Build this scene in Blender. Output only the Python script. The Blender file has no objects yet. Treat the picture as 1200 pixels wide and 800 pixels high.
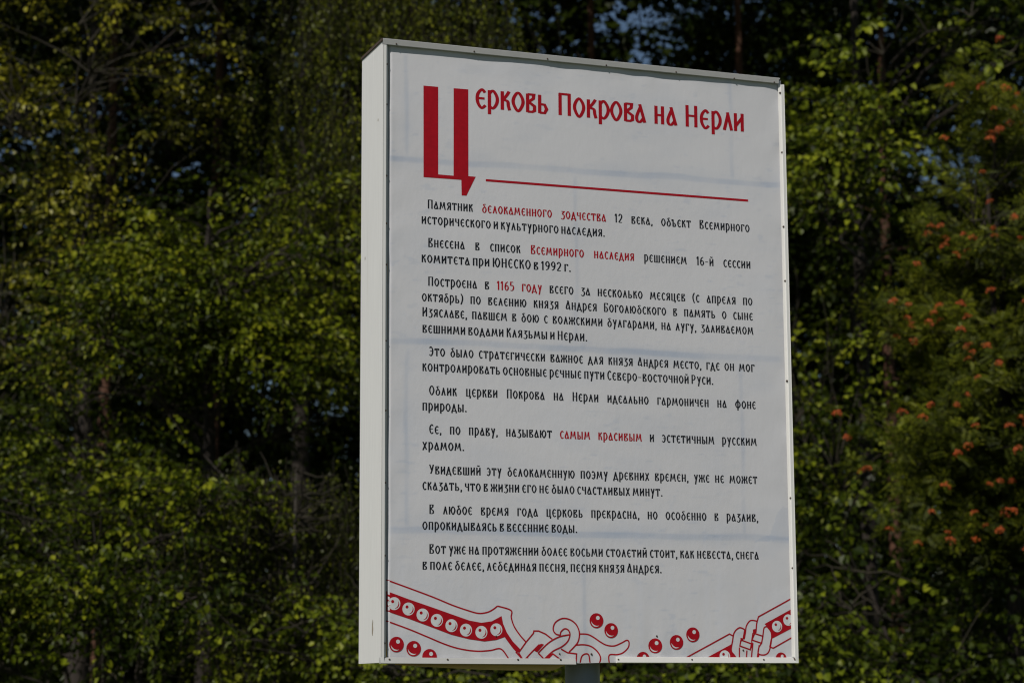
import bpy, math, random
import numpy as np
from mathutils import Matrix, Vector

# ------------------------------------------------------------------ camera, world, sun, exposure
scene = bpy.context.scene
COL = scene.collection
EYE = 1.6
cam_d = bpy.data.cameras.new("camera")
cam = bpy.data.objects.new("camera", cam_d); COL.objects.link(cam)
cam_d.sensor_width = 36.0; cam_d.lens = 78.0; cam_d.clip_start = 0.1; cam_d.clip_end = 3000
pitch, roll = 0.1577, -0.0051
Fw = Vector((0, math.cos(pitch), math.sin(pitch))); Rt = Vector((1, 0, 0)); Up = Vector((0, -math.sin(pitch), math.cos(pitch)))
R2 = Rt*math.cos(roll) + Up*math.sin(roll); U2 = -Rt*math.sin(roll) + Up*math.cos(roll)
cam.matrix_world = Matrix(((R2.x, U2.x, -Fw.x, 0), (R2.y, U2.y, -Fw.y, 0), (R2.z, U2.z, -Fw.z, EYE), (0, 0, 0, 1)))
cam_d.dof.use_dof = True; cam_d.dof.focus_distance = 7.05; cam_d.dof.aperture_fstop = 4.5
scene.camera = cam

SUN_EL, SUN_AZ = math.radians(47), math.radians(211.5)      # azimuth clockwise from +Y (north)
sun_dir = Vector((math.sin(SUN_AZ)*math.cos(SUN_EL), math.cos(SUN_AZ)*math.cos(SUN_EL), math.sin(SUN_EL)))
world = bpy.data.worlds.new("World"); scene.world = world; world.use_nodes = True
wn = world.node_tree.nodes; wl = world.node_tree.links
sky = wn.new("ShaderNodeTexSky"); sky.sky_type = 'NISHITA'; sky.sun_disc = False
sky.sun_elevation = SUN_EL; sky.sun_rotation = SUN_AZ; sky.air_density = 1.0; sky.dust_density = 0.4; sky.ozone_density = 2.0
wl.new(sky.outputs[0], wn["Background"].inputs[0]); wn["Background"].inputs[1].default_value = 0.05
sd = bpy.data.lights.new("sun", 'SUN'); sd.energy = 5.0; sd.angle = math.radians(0.53); sd.color = (1.0, 0.945, 0.875)
sun = bpy.data.objects.new("sun", sd); COL.objects.link(sun)
sun.rotation_euler = (-sun_dir).to_track_quat('-Z', 'Y').to_euler()
scene.view_settings.view_transform = 'Standard'; scene.view_settings.look = 'None'
scene.view_settings.exposure = -0.33; scene.view_settings.gamma = 1.0
scene.cycles.filter_width = 1.15; scene.cycles.max_bounces = 6; scene.cycles.diffuse_bounces = 2; scene.cycles.transparent_max_bounces = 4

rng = np.random.default_rng(11)
random.seed(5)

# ------------------------------------------------------------------ measured layout of the banner (metres: across, up)
LINES = [('Памятник {белокаменного зодчества} 12 века, объект Всемирного', 0.1558, 1.4505, 1.3066), ('исторического и культурного наследия.', 0.1351, 1.3991, 0.7736), ('Внесена в список {Всемирного наследия} решением 16-й сессии', 0.1574, 1.3244, 1.3074), ('комитета при ЮНЕСКО в 1992 г.', 0.1353, 1.2732, 0.6508), ('Построена в {1165 году} всего за несколько месяцев (с апреля по', 0.1575, 1.198, 1.3113), ('октябрь) по велению князя Андрея Боголюбского в память о сыне', 0.1369, 1.1468, 1.3117), ('Изяславе, павшем в бою с волжскими булгарами, на лугу, заливаемом', 0.1381, 1.0978, 1.3124), ('вешними водами Клязьмы и Нерли.', 0.1388, 1.045, 0.7064), ('Это было стратегически важное для князя Андрея место, где он мог', 0.1615, 0.9711, 1.3131), ('контролировать основные речные пути Северо-восточной Руси.', 0.1389, 0.9211, 1.1599), ('Облик церкви Покрова на Нерли идеально гармоничен на фоне', 0.1616, 0.8455, 1.3158), ('природы.', 0.1391, 0.7948, 0.2876), ('Ее, по праву, называют {самым красивым} и эстетичным русским', 0.1617, 0.7215, 1.3162), ('храмом.', 0.1393, 0.6698, 0.279), ('Увидевший эту белокаменную поэму древних времен, уже не может', 0.1618, 0.5935, 1.3143), ('сказать, что в жизни его не было счастливых минут.', 0.1395, 0.5425, 0.9677), ('В любое время года церковь прекрасна, но особенно в разлив,', 0.1619, 0.467, 1.3149), ('опрокидываясь в весенние воды.', 0.1396, 0.417, 0.6643), ('Вот уже на протяжении более восьми столетий стоит, как невеста, снега', 0.162, 0.3421, 1.3137), ('в поле белее, лебединая песня, песня князя Андрея.', 0.1398, 0.2917, 0.96)]
TITLE = [('е',0.3208,0.3562),('р',0.3629,0.3998),('к',0.4078,0.4415),('о',0.4482,0.4908),('в',0.4969,0.5315),('ь',0.5396,0.5737),('П',0.6113,0.6573),('о',0.6665,0.7066),('к',0.7134,0.7495),('р',0.7564,0.7947),('о',0.8002,0.8414),('в',0.8484,0.8842),('а',0.8904,0.9264),('н',0.9609,0.995),('а',1.0055,1.0412),('Н',1.0746,1.1198),('е',1.1291,1.1629),('р',1.1722,1.2084),('л',1.2156,1.2511),('и',1.2569,1.2933)]
TITLE_V = [1.7994,1.8013,1.801]
BIG = [[(0.1412,1.8574),(0.1914,1.8577),(0.1915,1.5658),(0.2443,1.5654),(0.2446,1.858),(0.295,1.8586),(0.295,1.5679),(0.3203,1.5678),(0.2884,1.5026),(0.272,1.5022),(0.2709,1.5538),(0.1418,1.553)]]
RULE = [(0.3554,1.5591),(1.3044,1.5602)]
OLINES = [[(0.0147,0.2601),(0.0978,0.2324),(0.1765,0.2053),(0.2359,0.1825),(0.2856,0.1666),(0.3255,0.1566),(0.3556,0.1601),(0.3757,0.1696),(0.3898,0.1801)],[(0.3898,0.1801),(0.4352,0.1668),(0.4361,0.1442),(0.446,0.116),(0.4661,0.0879),(0.4862,0.0668)],[(0.0153,0.1334),(0.0981,0.1048),(0.1569,0.0819),(0.216,0.059),(0.2655,0.0452),(0.3202,0.0383),(0.3652,0.0407),(0.4003,0.0455),(0.4253,0.0165),(0.4353,0.0034)],[(0.4506,0.0362),(0.4707,0.016),(0.4808,0.0034)],[(0.46,0.0339),(0.4855,0.0668),(0.5111,0.0952),(0.5126,0.1023),(0.5289,0.1023),(0.5518,0.093),(0.5747,0.0766)],[(0.46,0.0339),(0.4725,0.0151),(0.48,0.0034)],[(0.4775,0.0081),(0.5056,0.0363),(0.5312,0.0599)],[(0.603,0.0895),(0.5876,0.0932),(0.5785,0.1073),(0.5854,0.1287),(0.6086,0.1421),(0.6343,0.1399),(0.6573,0.1244),(0.6689,0.0983),(0.6645,0.0698),(0.6489,0.0508),(0.6333,0.0365)],[(0.603,0.0895),(0.6056,0.1004),(0.6186,0.1099),(0.6314,0.1052),(0.6364,0.091),(0.6285,0.0697),(0.6078,0.053),(0.5769,0.0388),(0.5512,0.0166)],[(0.5269,0.033),(0.5618,0.0647),(0.5978,0.0837),(0.6338,0.091)],[(0.5269,0.033),(0.5461,0.0152),(0.5562,0.0034)],[(0.6699,0.0935),(0.6958,0.0927),(0.7164,0.0842),(0.7422,0.0677),(0.7628,0.0582),(0.7889,0.0559),(0.8151,0.0655),(0.8336,0.0742),(0.8414,0.068),(0.8385,0.0512),(0.8199,0.0345),(0.799,0.0282),(0.7708,0.0263),(0.7704,-0.0023)],[(0.6541,0.0579),(0.6851,0.0594),(0.7109,0.0533),(0.7314,0.0367),(0.7405,0.0177),(0.7361,-0.0004)],[(0.6705,-0.0004),(0.6769,0.0224),(0.6899,0.0305),(0.7012,0.0262),(0.7051,-0.0004)],[(0.6051,0.0459),(0.6281,0.0341),(0.6589,0.0304),(0.6577,0.0129),(0.6561,-0.0004)],[(0.5743,0.0317),(0.5997,0.0143),(0.6074,0.0081)],[(1.0386,0.016),(1.2008,0.096),(1.2126,0.0902)],[(1.4442,0.2201),(1.3081,0.1529),(1.3009,0.1307),(1.2975,0.1013)],[(1.4406,0.0906),(1.3593,0.0501),(1.3473,0.0545),(1.3535,0.0795)],[(1.2567,0.1109),(1.2377,0.1166),(1.2183,0.1009),(1.2111,0.0716),(1.2061,0.0424),(1.2166,0.0269),(1.2271,0.0133)],[(1.2567,0.1109),(1.2505,0.0815),(1.2405,0.0717)],[(1.2362,0.0522),(1.2353,0.0133)],[(1.3039,0.1381),(1.2792,0.1404),(1.2635,0.1231),(1.2592,0.1011),(1.2543,0.0791)],[(1.2975,0.1037),(1.2919,0.0964),(1.2803,0.0719)],[(1.3392,0.1211),(1.328,0.1162),(1.323,0.0916),(1.3169,0.0671),(1.3072,0.0524),(1.3056,0.0314),(1.3313,0.029),(1.3472,0.0476),(1.355,0.0967),(1.3392,0.1211)],[(1.2422,0.0766),(1.2801,0.0645),(1.2758,0.045),(1.2379,0.0571),(1.2422,0.0766)],[(1.2865,0.0998),(1.3229,0.0892),(1.3174,0.0661),(1.2821,0.0768),(1.2865,0.0998)],[(1.2632,0.0425),(1.2609,0.0133)],[(1.2857,0.067),(1.281,0.0328),(1.2789,0.0133)],[(1.3085,0.0597),(1.3041,0.0377),(1.2997,0.0133)]]
OFILL = [[(0.0149,0.2258),(0.0979,0.1975),(0.1765,0.1726),(0.2458,0.1499),(0.2955,0.1339),(0.3354,0.1271),(0.3705,0.132),(0.4033,0.1487),(0.4082,0.1252),(0.4207,0.0971),(0.4407,0.069),(0.4648,0.0456),(0.4557,0.0329),(0.4406,0.0479),(0.4256,0.0666),(0.4131,0.083),(0.3854,0.0735),(0.3452,0.0687),(0.2954,0.0755),(0.2358,0.0892),(0.1766,0.1099),(0.098,0.1372),(0.0151,0.163)],[(0.5122,0.041),(0.5312,0.0599),(0.5388,0.0623),(0.5465,0.0599),(0.5234,0.0354)],[(0.5435,0.0128),(0.5707,0.0326),(0.5779,0.0289),(0.5614,0.0128)],[(0.4801,0.0128),(0.4877,0.0212),(0.4963,0.0156),(0.4953,0.0104)],[(1.1137,0.0171),(1.201,0.0594),(1.2093,0.0643),(1.207,0.0376),(1.2219,0.024),(1.2245,0.0157)],[(1.33,0.1294),(1.4433,0.185),(1.4415,0.1207),(1.3546,0.0805),(1.355,0.0967),(1.3489,0.1138),(1.3392,0.1211)],[(1.2867,0.111),(1.2961,0.113),(1.2947,0.1003),(1.2865,0.1003)],[(1.2407,0.0839),(1.2516,0.0815),(1.2503,0.0742),(1.2406,0.0776)],[(1.2803,0.0719),(1.2841,0.0709),(1.2815,0.0523),(1.2758,0.045)],[(1.3012,0.0328),(1.3094,0.0314),(1.3046,0.0133),(1.298,0.0133)]]
WDISC = [(0.0471,0.1845,0.0201),(0.094,0.1682,0.0201),(0.1406,0.15,0.0201),(0.1874,0.1336,0.0201),(0.2358,0.1176,0.0201),(0.284,0.1039,0.0201),(0.3353,0.0972,0.0201),(0.3855,0.1054,0.0201),(0.016,0.2004,0.0201),(1.3761,0.1213,0.0188),(1.4182,0.1428,0.0188),(1.1823,0.0239,0.0188)]
RDISC = [(0.0554,0.0585,0.024),(0.1114,0.0457,0.024),(0.1634,0.0209,0.024),(0.7284,0.1363,0.024),(0.7791,0.105,0.024),(0.9339,0.0568,0.024),(1.0096,0.0681,0.024),(0.8905,0.0135,0.024),(1.0685,0.0929,0.024),(1.3877,0.0163,0.02)]
JOINTS = [(0.0227,1.6046,1.4308,1.6267),(0.025,1.0155,1.4241,1.0188),(0.0274,0.4121,1.4618,0.4072),(0.0821,1.9679,0.086,1.6096),(1.2477,1.9847,1.246,1.6247),(0.6669,1.6066,0.67,1.0283),(0.0875,1.0077,0.0918,0.4134),(1.2635,0.9996,1.2654,0.412),(0.6843,0.3952,0.6888,0.0021)]
PATCH = [(1.3446,0.4277),(1.3942,0.5001),(1.4074,0.5175),(1.4359,0.5096),(1.4395,0.4096),(1.2873,0.4067)]
GAPU = [0.6523,0.7927]


# ------------------------------------------------------------------ helpers
def link(name, mesh, parent=None):
    o = bpy.data.objects.new(name, mesh); COL.objects.link(o)
    if parent is not None: o.parent = parent
    return o

def thing(name, loc, rz, label, cat, group=None):
    o = bpy.data.objects.new(name, None); COL.objects.link(o)
    o.location = loc; o.rotation_euler = (0, 0, rz); o.empty_display_size = 0.3
    o['label'] = label; o['category'] = cat
    if group: o['group'] = group
    return o

def fast_mesh(name, V, sizes, idx, mat, smooth=False, attr=None):
    """V (n,3); sizes = loop count per polygon; idx = flat vertex indices"""
    me = bpy.data.meshes.new(name)
    V = np.ascontiguousarray(V, dtype=np.float32); idx = np.ascontiguousarray(idx, dtype=np.int32)
    sizes = np.ascontiguousarray(sizes, dtype=np.int32)
    me.vertices.add(len(V)); me.vertices.foreach_set('co', V.ravel())
    me.loops.add(len(idx)); me.loops.foreach_set('vertex_index', idx)
    me.polygons.add(len(sizes))
    st = np.zeros(len(sizes), np.int32); st[1:] = np.cumsum(sizes)[:-1]
    me.polygons.foreach_set('loop_start', st)
    me.polygons.foreach_set('use_smooth', np.full(len(sizes), smooth))
    if attr is not None:
        a = me.attributes.new('tone', 'FLOAT', 'FACE'); a.data.foreach_set('value', np.ascontiguousarray(attr, dtype=np.float32))
    me.update(calc_edges=True); me.validate()
    if mat: me.materials.append(mat)
    return me

class MB:
    def __init__(s): s.v = []; s.f = []
    def quad(s, a, b, c, d):
        n = len(s.v); s.v += [a, b, c, d]; s.f.append((n, n+1, n+2, n+3))
    def poly(s, pts):
        n = len(s.v); s.v += list(pts); s.f.append(tuple(range(n, n+len(pts))))
    def hexa(s, p):      # 8 points: bottom ring 0-3, top ring 4-7
        n = len(s.v); s.v += list(p)
        for q in ((3, 2, 1, 0), (4, 5, 6, 7), (0, 1, 5, 4), (1, 2, 6, 5), (2, 3, 7, 6), (3, 0, 4, 7)): s.f.append(tuple(n+i for i in q))
    def box(s, x0, x1, y0, y1, z0, z1):
        s.hexa([(x0, y0, z0), (x1, y0, z0), (x1, y1, z0), (x0, y1, z0), (x0, y0, z1), (x1, y0, z1), (x1, y1, z1), (x0, y1, z1)])
    def prism(s, prof, fn, a, b):
        """profile (p,q) list swept from a to b; fn(p,q,t) -> point"""
        n = len(s.v); k = len(prof)
        for t in (a, b):
            for p, q in prof: s.v.append(fn(p, q, t))
        for i in range(k):
            j = (i+1) % k; s.f.append((n+i, n+j, n+k+j, n+k+i))
        s.f.append(tuple(n+i for i in range(k))[::-1]); s.f.append(tuple(n+k+i for i in range(k)))
    def build(s, name, mat, parent=None, smooth=False, bevel=0):
        me = bpy.data.meshes.new(name); me.from_pydata(s.v, [], s.f); me.update()
        if mat: me.materials.append(mat)
        if smooth: me.polygons.foreach_set('use_smooth', [True]*len(me.polygons))
        o = link(name, me, parent)
        if bevel:
            m = o.modifiers.new('bevel', 'BEVEL'); m.width = bevel; m.segments = 2; m.limit_method = 'ANGLE'
        return o

def hash2(ix, iy, seed):
    h = (ix.astype(np.int64)*374761393 + iy.astype(np.int64)*668265263 + seed*974634777) & 0xffffffff
    h = ((h ^ (h >> 13))*1274126177) & 0xffffffff
    return ((h ^ (h >> 16)) & 0xffff)/65535.0
def vnoise(x, y, seed=0):
    x = np.asarray(x, float); y = np.asarray(y, float)
    ix = np.floor(x); iy = np.floor(y); fx = x-ix; fy = y-iy
    fx = fx*fx*(3-2*fx); fy = fy*fy*(3-2*fy)
    a = hash2(ix, iy, seed); b = hash2(ix+1, iy, seed); c = hash2(ix, iy+1, seed); d = hash2(ix+1, iy+1, seed)
    return (a*(1-fx)+b*fx)*(1-fy) + (c*(1-fx)+d*fx)*fy
def fbm(x, y, seed=0, o=4):
    s = 0; a = .5
    for k in range(o): s = s + a*vnoise(np.asarray(x)*2**k, np.asarray(y)*2**k, seed+k*17); a *= .5
    return s/(1-.5**o)

# ------------------------------------------------------------------ materials
def new_mat(name):
    m = bpy.data.materials.new(name); m.use_nodes = True
    return m, m.node_tree.nodes, m.node_tree.links, m.node_tree.nodes["Principled BSDF"]

def painted(name, col, rough=.45, var=.06, scale=6, metal=0, stretch=(1, 1, 1), dirt=None, bump=.02, dscale=3.0, dlo=.55):
    m, N, L, P = new_mat(name)
    tc = N.new("ShaderNodeTexCoord"); mp = N.new("ShaderNodeMapping"); mp.inputs['Scale'].default_value = stretch
    L.new(tc.outputs['Object'], mp.inputs[0])
    n = N.new("ShaderNodeTexNoise"); n.inputs['Scale'].default_value = scale; n.inputs['Detail'].default_value = 8; n.inputs['Roughness'].default_value = .65
    L.new(mp.outputs[0], n.inputs[0])
    r = N.new("ShaderNodeValToRGB"); r.color_ramp.elements[0].position = .3; r.color_ramp.elements[1].position = .7
    r.color_ramp.elements[0].color = (*[c*(1-var) for c in col], 1); r.color_ramp.elements[1].color = (*[min(1, c*(1+var)) for c in col], 1)
    L.new(n.outputs[0], r.inputs[0]); out = r.outputs[0]
    if dirt:
        n2 = N.new("ShaderNodeTexNoise"); n2.inputs['Scale'].default_value = dscale; n2.inputs['Detail'].default_value = 9; n2.inputs['Roughness'].default_value = .75
        L.new(mp.outputs[0], n2.inputs[0])
        r2 = N.new("ShaderNodeValToRGB"); r2.color_ramp.elements[0].position = dlo; r2.color_ramp.elements[1].position = dlo+.22
        r2.color_ramp.elements[0].color = (0, 0, 0, 1); r2.color_ramp.elements[1].color = (.8, .8, .8, 1)
        L.new(n2.outputs[0], r2.inputs[0])
        mx = N.new("ShaderNodeMixRGB"); mx.inputs[2].default_value = (*dirt, 1)
        L.new(r2.outputs[0], mx.inputs[0]); L.new(out, mx.inputs[1]); out = mx.outputs[0]
    L.new(out, P.inputs['Base Color']); P.inputs['Roughness'].default_value = rough; P.inputs['Metallic'].default_value = metal
    b = N.new("ShaderNodeBump"); b.inputs['Strength'].default_value = .35; b.inputs['Distance'].default_value = bump
    L.new(n.outputs[0], b.inputs['Height']); L.new(b.outputs[0], P.inputs['Normal'])
    return m

M = {}
M['cladding'] = painted('cladding', (.685, .685, .672), .5, .05, 20, stretch=(9, 9, .35), dirt=(.5, .48, .43), bump=.0008, dscale=1.2, dlo=.62)
M['trim'] = painted('trim', (.66, .655, .63), .42, .04, 14, dirt=(.42, .40, .35), bump=.0006, dscale=7, dlo=.6)
M['trim_grey'] = painted('trim_grey', (.43, .43, .42), .4, .06, 12, metal=.15, dirt=(.28, .27, .25), bump=.0006, dscale=6, dlo=.58)
M['trim_dull'] = painted('trim_dull', (.47, .47, .455), .42, .06, 14, dirt=(.34, .32, .28), bump=.0006, dscale=7, dlo=.55)
M['steel'] = painted('steel', (.17, .20, .24), .42, .12, 9, dirt=(.10, .085, .07), bump=.002)
M['timber'] = painted('timber', (.46, .31, .08), .7, .3, 8, stretch=(.6, 6, 6), dirt=(.12, .08, .03), bump=.004)
M['rust'] = painted('rust', (.055, .035, .025), .8, .3, 200, bump=.0005)
M['ground'] = painted('ground', (.07, .085, .03), .95, .35, .8, dirt=(.10, .08, .045), bump=.06)

def ink(name, col, rough=.45):
    m, N, L, P = new_mat(name)
    tc = N.new("ShaderNodeTexCoord"); n = N.new("ShaderNodeTexNoise"); n.inputs['Scale'].default_value = 60; n.inputs['Detail'].default_value = 6
    L.new(tc.outputs['Object'], n.inputs[0])
    r = N.new("ShaderNodeValToRGB"); r.color_ramp.elements[0].position = .3; r.color_ramp.elements[1].position = .75
    r.color_ramp.elements[0].color = (*[c*.9 for c in col], 1); r.color_ramp.elements[1].color = (*[c*1.12 for c in col], 1)
    L.new(n.outputs[0], r.inputs[0]); L.new(r.outputs[0], P.inputs['Base Color']); P.inputs['Roughness'].default_value = rough
    P.inputs['Specular IOR Level'].default_value = .25
    return m
M['red'] = ink('red_ink', (.33, .003, .010)); M['black'] = ink('black_ink', (.009, .010, .014)); M['pale'] = ink('pale_ink', (.56, .59, .60))

def banner_mat():
    m, N, L, P = new_mat('banner_vinyl')
    at = N.new("ShaderNodeAttribute"); at.attribute_name = 'print'
    tc = N.new("ShaderNodeTexCoord")
    n = N.new("ShaderNodeTexNoise"); n.inputs['Scale'].default_value = 350; n.inputs['Detail'].default_value = 3
    L.new(tc.outputs['Object'], n.inputs[0])
    r = N.new("ShaderNodeValToRGB"); r.color_ramp.elements[0].color = (.94, .94, .94, 1); r.color_ramp.elements[1].color = (1.05, 1.05, 1.05, 1)
    L.new(n.outputs[0], r.inputs[0])
    mx = N.new("ShaderNodeMixRGB"); mx.blend_type = 'MULTIPLY'; mx.inputs[0].default_value = 1
    L.new(at.outputs['Color'], mx.inputs[1]); L.new(r.outputs[0], mx.inputs[2]); L.new(mx.outputs[0], P.inputs['Base Color'])
    P.inputs['Roughness'].default_value = .5; P.inputs['Specular IOR Level'].default_value = .3
    b = N.new("ShaderNodeBump"); b.inputs['Strength'].default_value = .6; b.inputs['Distance'].default_value = .0009
    n3 = N.new("ShaderNodeTexNoise"); n3.inputs['Scale'].default_value = 45; n3.inputs['Detail'].default_value = 5
    mp = N.new("ShaderNodeMapping"); mp.inputs['Scale'].default_value = (1, 1, .6)
    L.new(tc.outputs['Object'], mp.inputs[0]); L.new(mp.outputs[0], n3.inputs[0])
    L.new(n3.outputs[0], b.inputs['Height']); L.new(b.outputs[0], P.inputs['Normal'])
    return m
M['banner'] = banner_mat()

def leaf_mat(name, ramp, rough=.42, trans=.24, tcol=(.16, .22, .02), spec=.14):
    m, N, L, P = new_mat(name)
    at = N.new("ShaderNodeAttribute"); at.attribute_name = 'tone'
    r = N.new("ShaderNodeValToRGB"); cr = r.color_ramp
    cr.elements[0].position = ramp[0][0]; cr.elements[0].color = (*ramp[0][1], 1)
    cr.elements[1].position = ramp[-1][0]; cr.elements[1].color = (*ramp[-1][1], 1)
    for p, c in ramp[1:-1]: e = cr.elements.new(p); e.color = (*c, 1)
    L.new(at.outputs['Fac'], r.inputs[0]); L.new(r.outputs[0], P.inputs['Base Color'])
    P.inputs['Roughness'].default_value = rough; P.inputs['Specular IOR Level'].default_value = spec
    t = N.new("ShaderNodeBsdfTranslucent")
    mc = N.new("ShaderNodeMixRGB"); mc.blend_type = 'MIX'; mc.inputs[0].default_value = .6; mc.inputs[2].default_value = (*tcol, 1)
    L.new(r.outputs[0], mc.inputs[1]); L.new(mc.outputs[0], t.inputs[0])
    ms = N.new("ShaderNodeMixShader"); ms.inputs[0].default_value = trans
    L.new(P.outputs[0], ms.inputs[1]); L.new(t.outputs[0], ms.inputs[2])
    L.new(ms.outputs[0], N["Material Output"].inputs[0])
    return m
M['leaf_yellow'] = leaf_mat('leaf_yellow', [(0, (.012, .014, .001)), (.42, (.046, .048, .002)), (.72, (.15, .15, .010)), (1, (.23, .21, .014))], tcol=(.09, .09, .002), rough=.42, spec=.18, trans=.2)
M['leaf_green'] = leaf_mat('leaf_green', [(0, (.009, .016, .001)), (.42, (.034, .048, .002)), (.72, (.11, .135, .006)), (1, (.18, .19, .010))], tcol=(.06, .09, .002), spec=.10, trans=.2)
M['leaf_shaded'] = leaf_mat('leaf_shaded', [(0, (.008, .013, .0015)), (.6, (.018, .027, .002)), (1, (.036, .045, .003))], tcol=(.02, .035, .002), trans=.12, spec=.05)  # darker leaf copy, the shade of the deep wood put into its colour
M['leaf_linden'] = leaf_mat('leaf_linden', [(0, (.010, .018, .001)), (.42, (.038, .054, .003)), (.72, (.12, .15, .009)), (1, (.20, .22, .013))], tcol=(.08, .11, .003), rough=.45, spec=.14, trans=.2)
M['leaf_birch'] = leaf_mat('leaf_birch', [(0, (.012, .017, .001)), (.42, (.042, .052, .003)), (.75, (.12, .14, .009)), (1, (.22, .23, .015))], tcol=(.08, .09, .003), trans=.2)
M['leaf_rowan'] = leaf_mat('leaf_rowan', [(0, (.015, .021, .002)), (.5, (.050, .062, .004)), (1, (.13, .14, .008))], tcol=(.05, .07, .003), rough=.5, spec=.10, trans=.2)
M['needle'] = leaf_mat('needle', [(0, (.010, .020, .004)), (1, (.026, .040, .006))], tcol=(.02, .03, .004), trans=.1)
M['twig'] = painted('twig', (.018, .014, .006), .9, .3, 8, bump=.004)
M['bark'] = painted('bark', (.020, .014, .010), .9, .4, 5, stretch=(2, 2, .5), dirt=(.03, .03, .02), bump=.03)  # barks here are darkened to stand for deep shade around the trunks
M['bark_pine'] = painted('bark_pine', (.080, .034, .017), .85, .4, 4, stretch=(2, 2, .6), dirt=(.05, .03, .02), bump=.03)
M['bark_birch'] = painted('bark_birch', (.06, .05, .04), .7, .3, 3, stretch=(1, 1, 5), dirt=(.03, .025, .02), bump=.01, dlo=.42)
M['berry'] = painted('berry', (.42, .072, .009), .35, .35, 20, bump=.0002)

# ------------------------------------------------------------------ the ground
g = MB(); n_ = 60; ext = 1500.0
gx = np.sign(np.linspace(-1, 1, n_+1))*np.abs(np.linspace(-1, 1, n_+1))**3*ext
for i in range(n_+1):
    for j in range(n_+1):
        x, y = gx[i], gx[j]
        g.v.append((x, y, 0.05*float(vnoise(x*.3, y*.3, 3)-.5) if abs(x) < 60 and abs(y) < 60 else 0.0))
for i in range(n_):
    for j in range(n_):
        a = i*(n_+1)+j; g.f.append((a, a+n_+1, a+n_+2, a+1))
go = g.build('ground', M['ground']); go['kind'] = 'structure'

# ------------------------------------------------------------------ the information sign
YAW = 0.3538; W, D, H = 1.4479, 0.2385, 2.0; ZB = EYE + 0.0979
U = Vector((math.cos(YAW), math.sin(YAW), 0)); DD = Vector((-math.sin(YAW), math.cos(YAW), 0))
corner = Vector((-0.4124, 6.9355, 0)); PU, PD = 0.724, 0.125
base = corner + U*PU + DD*PD
sign = thing('information_sign', base, YAW, 'white box shaped information board on a steel post with red and black Cyrillic lettering', 'sign')
def S(u, d, v): return (u-PU, d-PD, ZB+v)
class SB(MB):
    def sbox(s, u0, u1, d0, d1, v0, v1): s.box(u0-PU, u1-PU, d0-PD, d1-PD, ZB+v0, ZB+v1)

REC = 0.011
def edge_dist(u, v): return np.minimum(np.minimum(u, W-u), np.minimum(v, H-v))
def disp(u, v):
    """depth wobble of the stretched vinyl, in metres (positive = into the box)"""
    u = np.asarray(u, float); v = np.asarray(v, float)
    d = (fbm(u*2.2, v*2.6, 5, 3)-.5)*.0030
    e = np.exp(-np.clip(edge_dist(u, v)-.02, 0, 9)/.045)
    d = d + e*(vnoise(u*16, v*16, 9)-.5)*.0034
    eb = np.exp(-np.clip(v-.02, 0, 9)/.07)
    d = d + eb*(vnoise(u*24, v*4, 21)-.5)*.0052
    curl = np.clip((.030+.004*(vnoise(v*9, v*0, 51)-.5)-u)/.008, 0, 1)
    d = d + .009*curl**1.3
    et = np.exp(-np.clip(H-v-.02, 0, 9)/.05)
    d = d + et*(vnoise(u*11, v*5, 31)-.5)*.0050
    return d
def BP(u, v, lift=0.0): return S(u, REC + float(disp(u, v)) - lift, v)

# vinyl banner with its pale printed masonry
nu, nv = 280, 420
uu, vv = np.meshgrid(np.linspace(.006, W-.006, nu), np.linspace(.0, H-.006, nv))
lowest = .004*vnoise(uu*9, 0*uu, 77)
vv2 = np.where(vv < .03, vv + lowest*(1-vv/.03), vv)
dd = disp(uu, vv)
V = np.stack([uu-PU, REC+dd-PD, ZB+vv2], -1).reshape(-1, 3)
ii = (np.arange(nv-1)[:, None]*nu + np.arange(nu-1)[None, :]).ravel()
idx = np.stack([ii, ii+1, ii+nu+1, ii+nu], 1)
me = fast_mesh('banner', V, np.full(len(idx), 4), idx.ravel(), M['banner'], smooth=True)
col = np.ones((nv, nu, 3))*np.array([.572, .575, .602])
def seg_mask(u0, v0, u1, v1, wd, seed):
    L2 = math.hypot(u1-u0, v1-v0); tx, ty = (u1-u0)/L2, (v1-v0)/L2
    a = (uu-u0)*tx + (vv-v0)*ty; b = -(uu-u0)*ty + (vv-v0)*tx
    b = b + (fbm(a*4, uu*0+seed, seed, 5)-.5)*.018
    core = np.exp(-(b/wd)**6)*(.55+.75*fbm(a*3.1, b*40, seed+11, 4)) if abs(tx) > .9 else np.exp(-(b/wd)**4)
    if abs(tx) > .9: core = core + .55*np.exp(-((b-wd*.85)/.0045)**2)*np.clip(fbm(a*4, uu*0, seed+23, 3)*2.6-.8, 0, 1)
    fade = .25 + .9*fbm(a*7, uu*0+seed*3, seed+5, 3)
    ends = np.clip((a+.01)/.03, 0, 1)*np.clip((L2-a+.01)/.03, 0, 1)
    soft = .35*np.exp(-(b/(wd*3.2))**2)
    return ends*(core*fade*.8+soft*fade)
mask = 0
for k, (u0, v0, u1, v1) in enumerate(JOINTS):
    hor = abs(u1-u0) > abs(v1-v0)
    mask = np.maximum(mask, seg_mask(u0, v0, u1, v1, .010 if hor else .007, 40+k*3)*(1.0 if hor else .62))
rough = fbm(uu*6, vv*14, 61, 5); scuff = np.clip((fbm(uu*26+3, vv*70, 67, 4)-.66)*9, 0, 1)*np.clip(fbm(uu*3, vv*3, 68, 3)*2-.4, 0, 1)  # scuff marks, doubling as painted light and dark of fine wrinkles
wrinkle_tone = np.clip((fbm(uu*3.1, vv*3.6, 91, 5)-.5)*2.2, -1, 1)  # soft tone painted in for the light and dark of wrinkled vinyl
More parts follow.
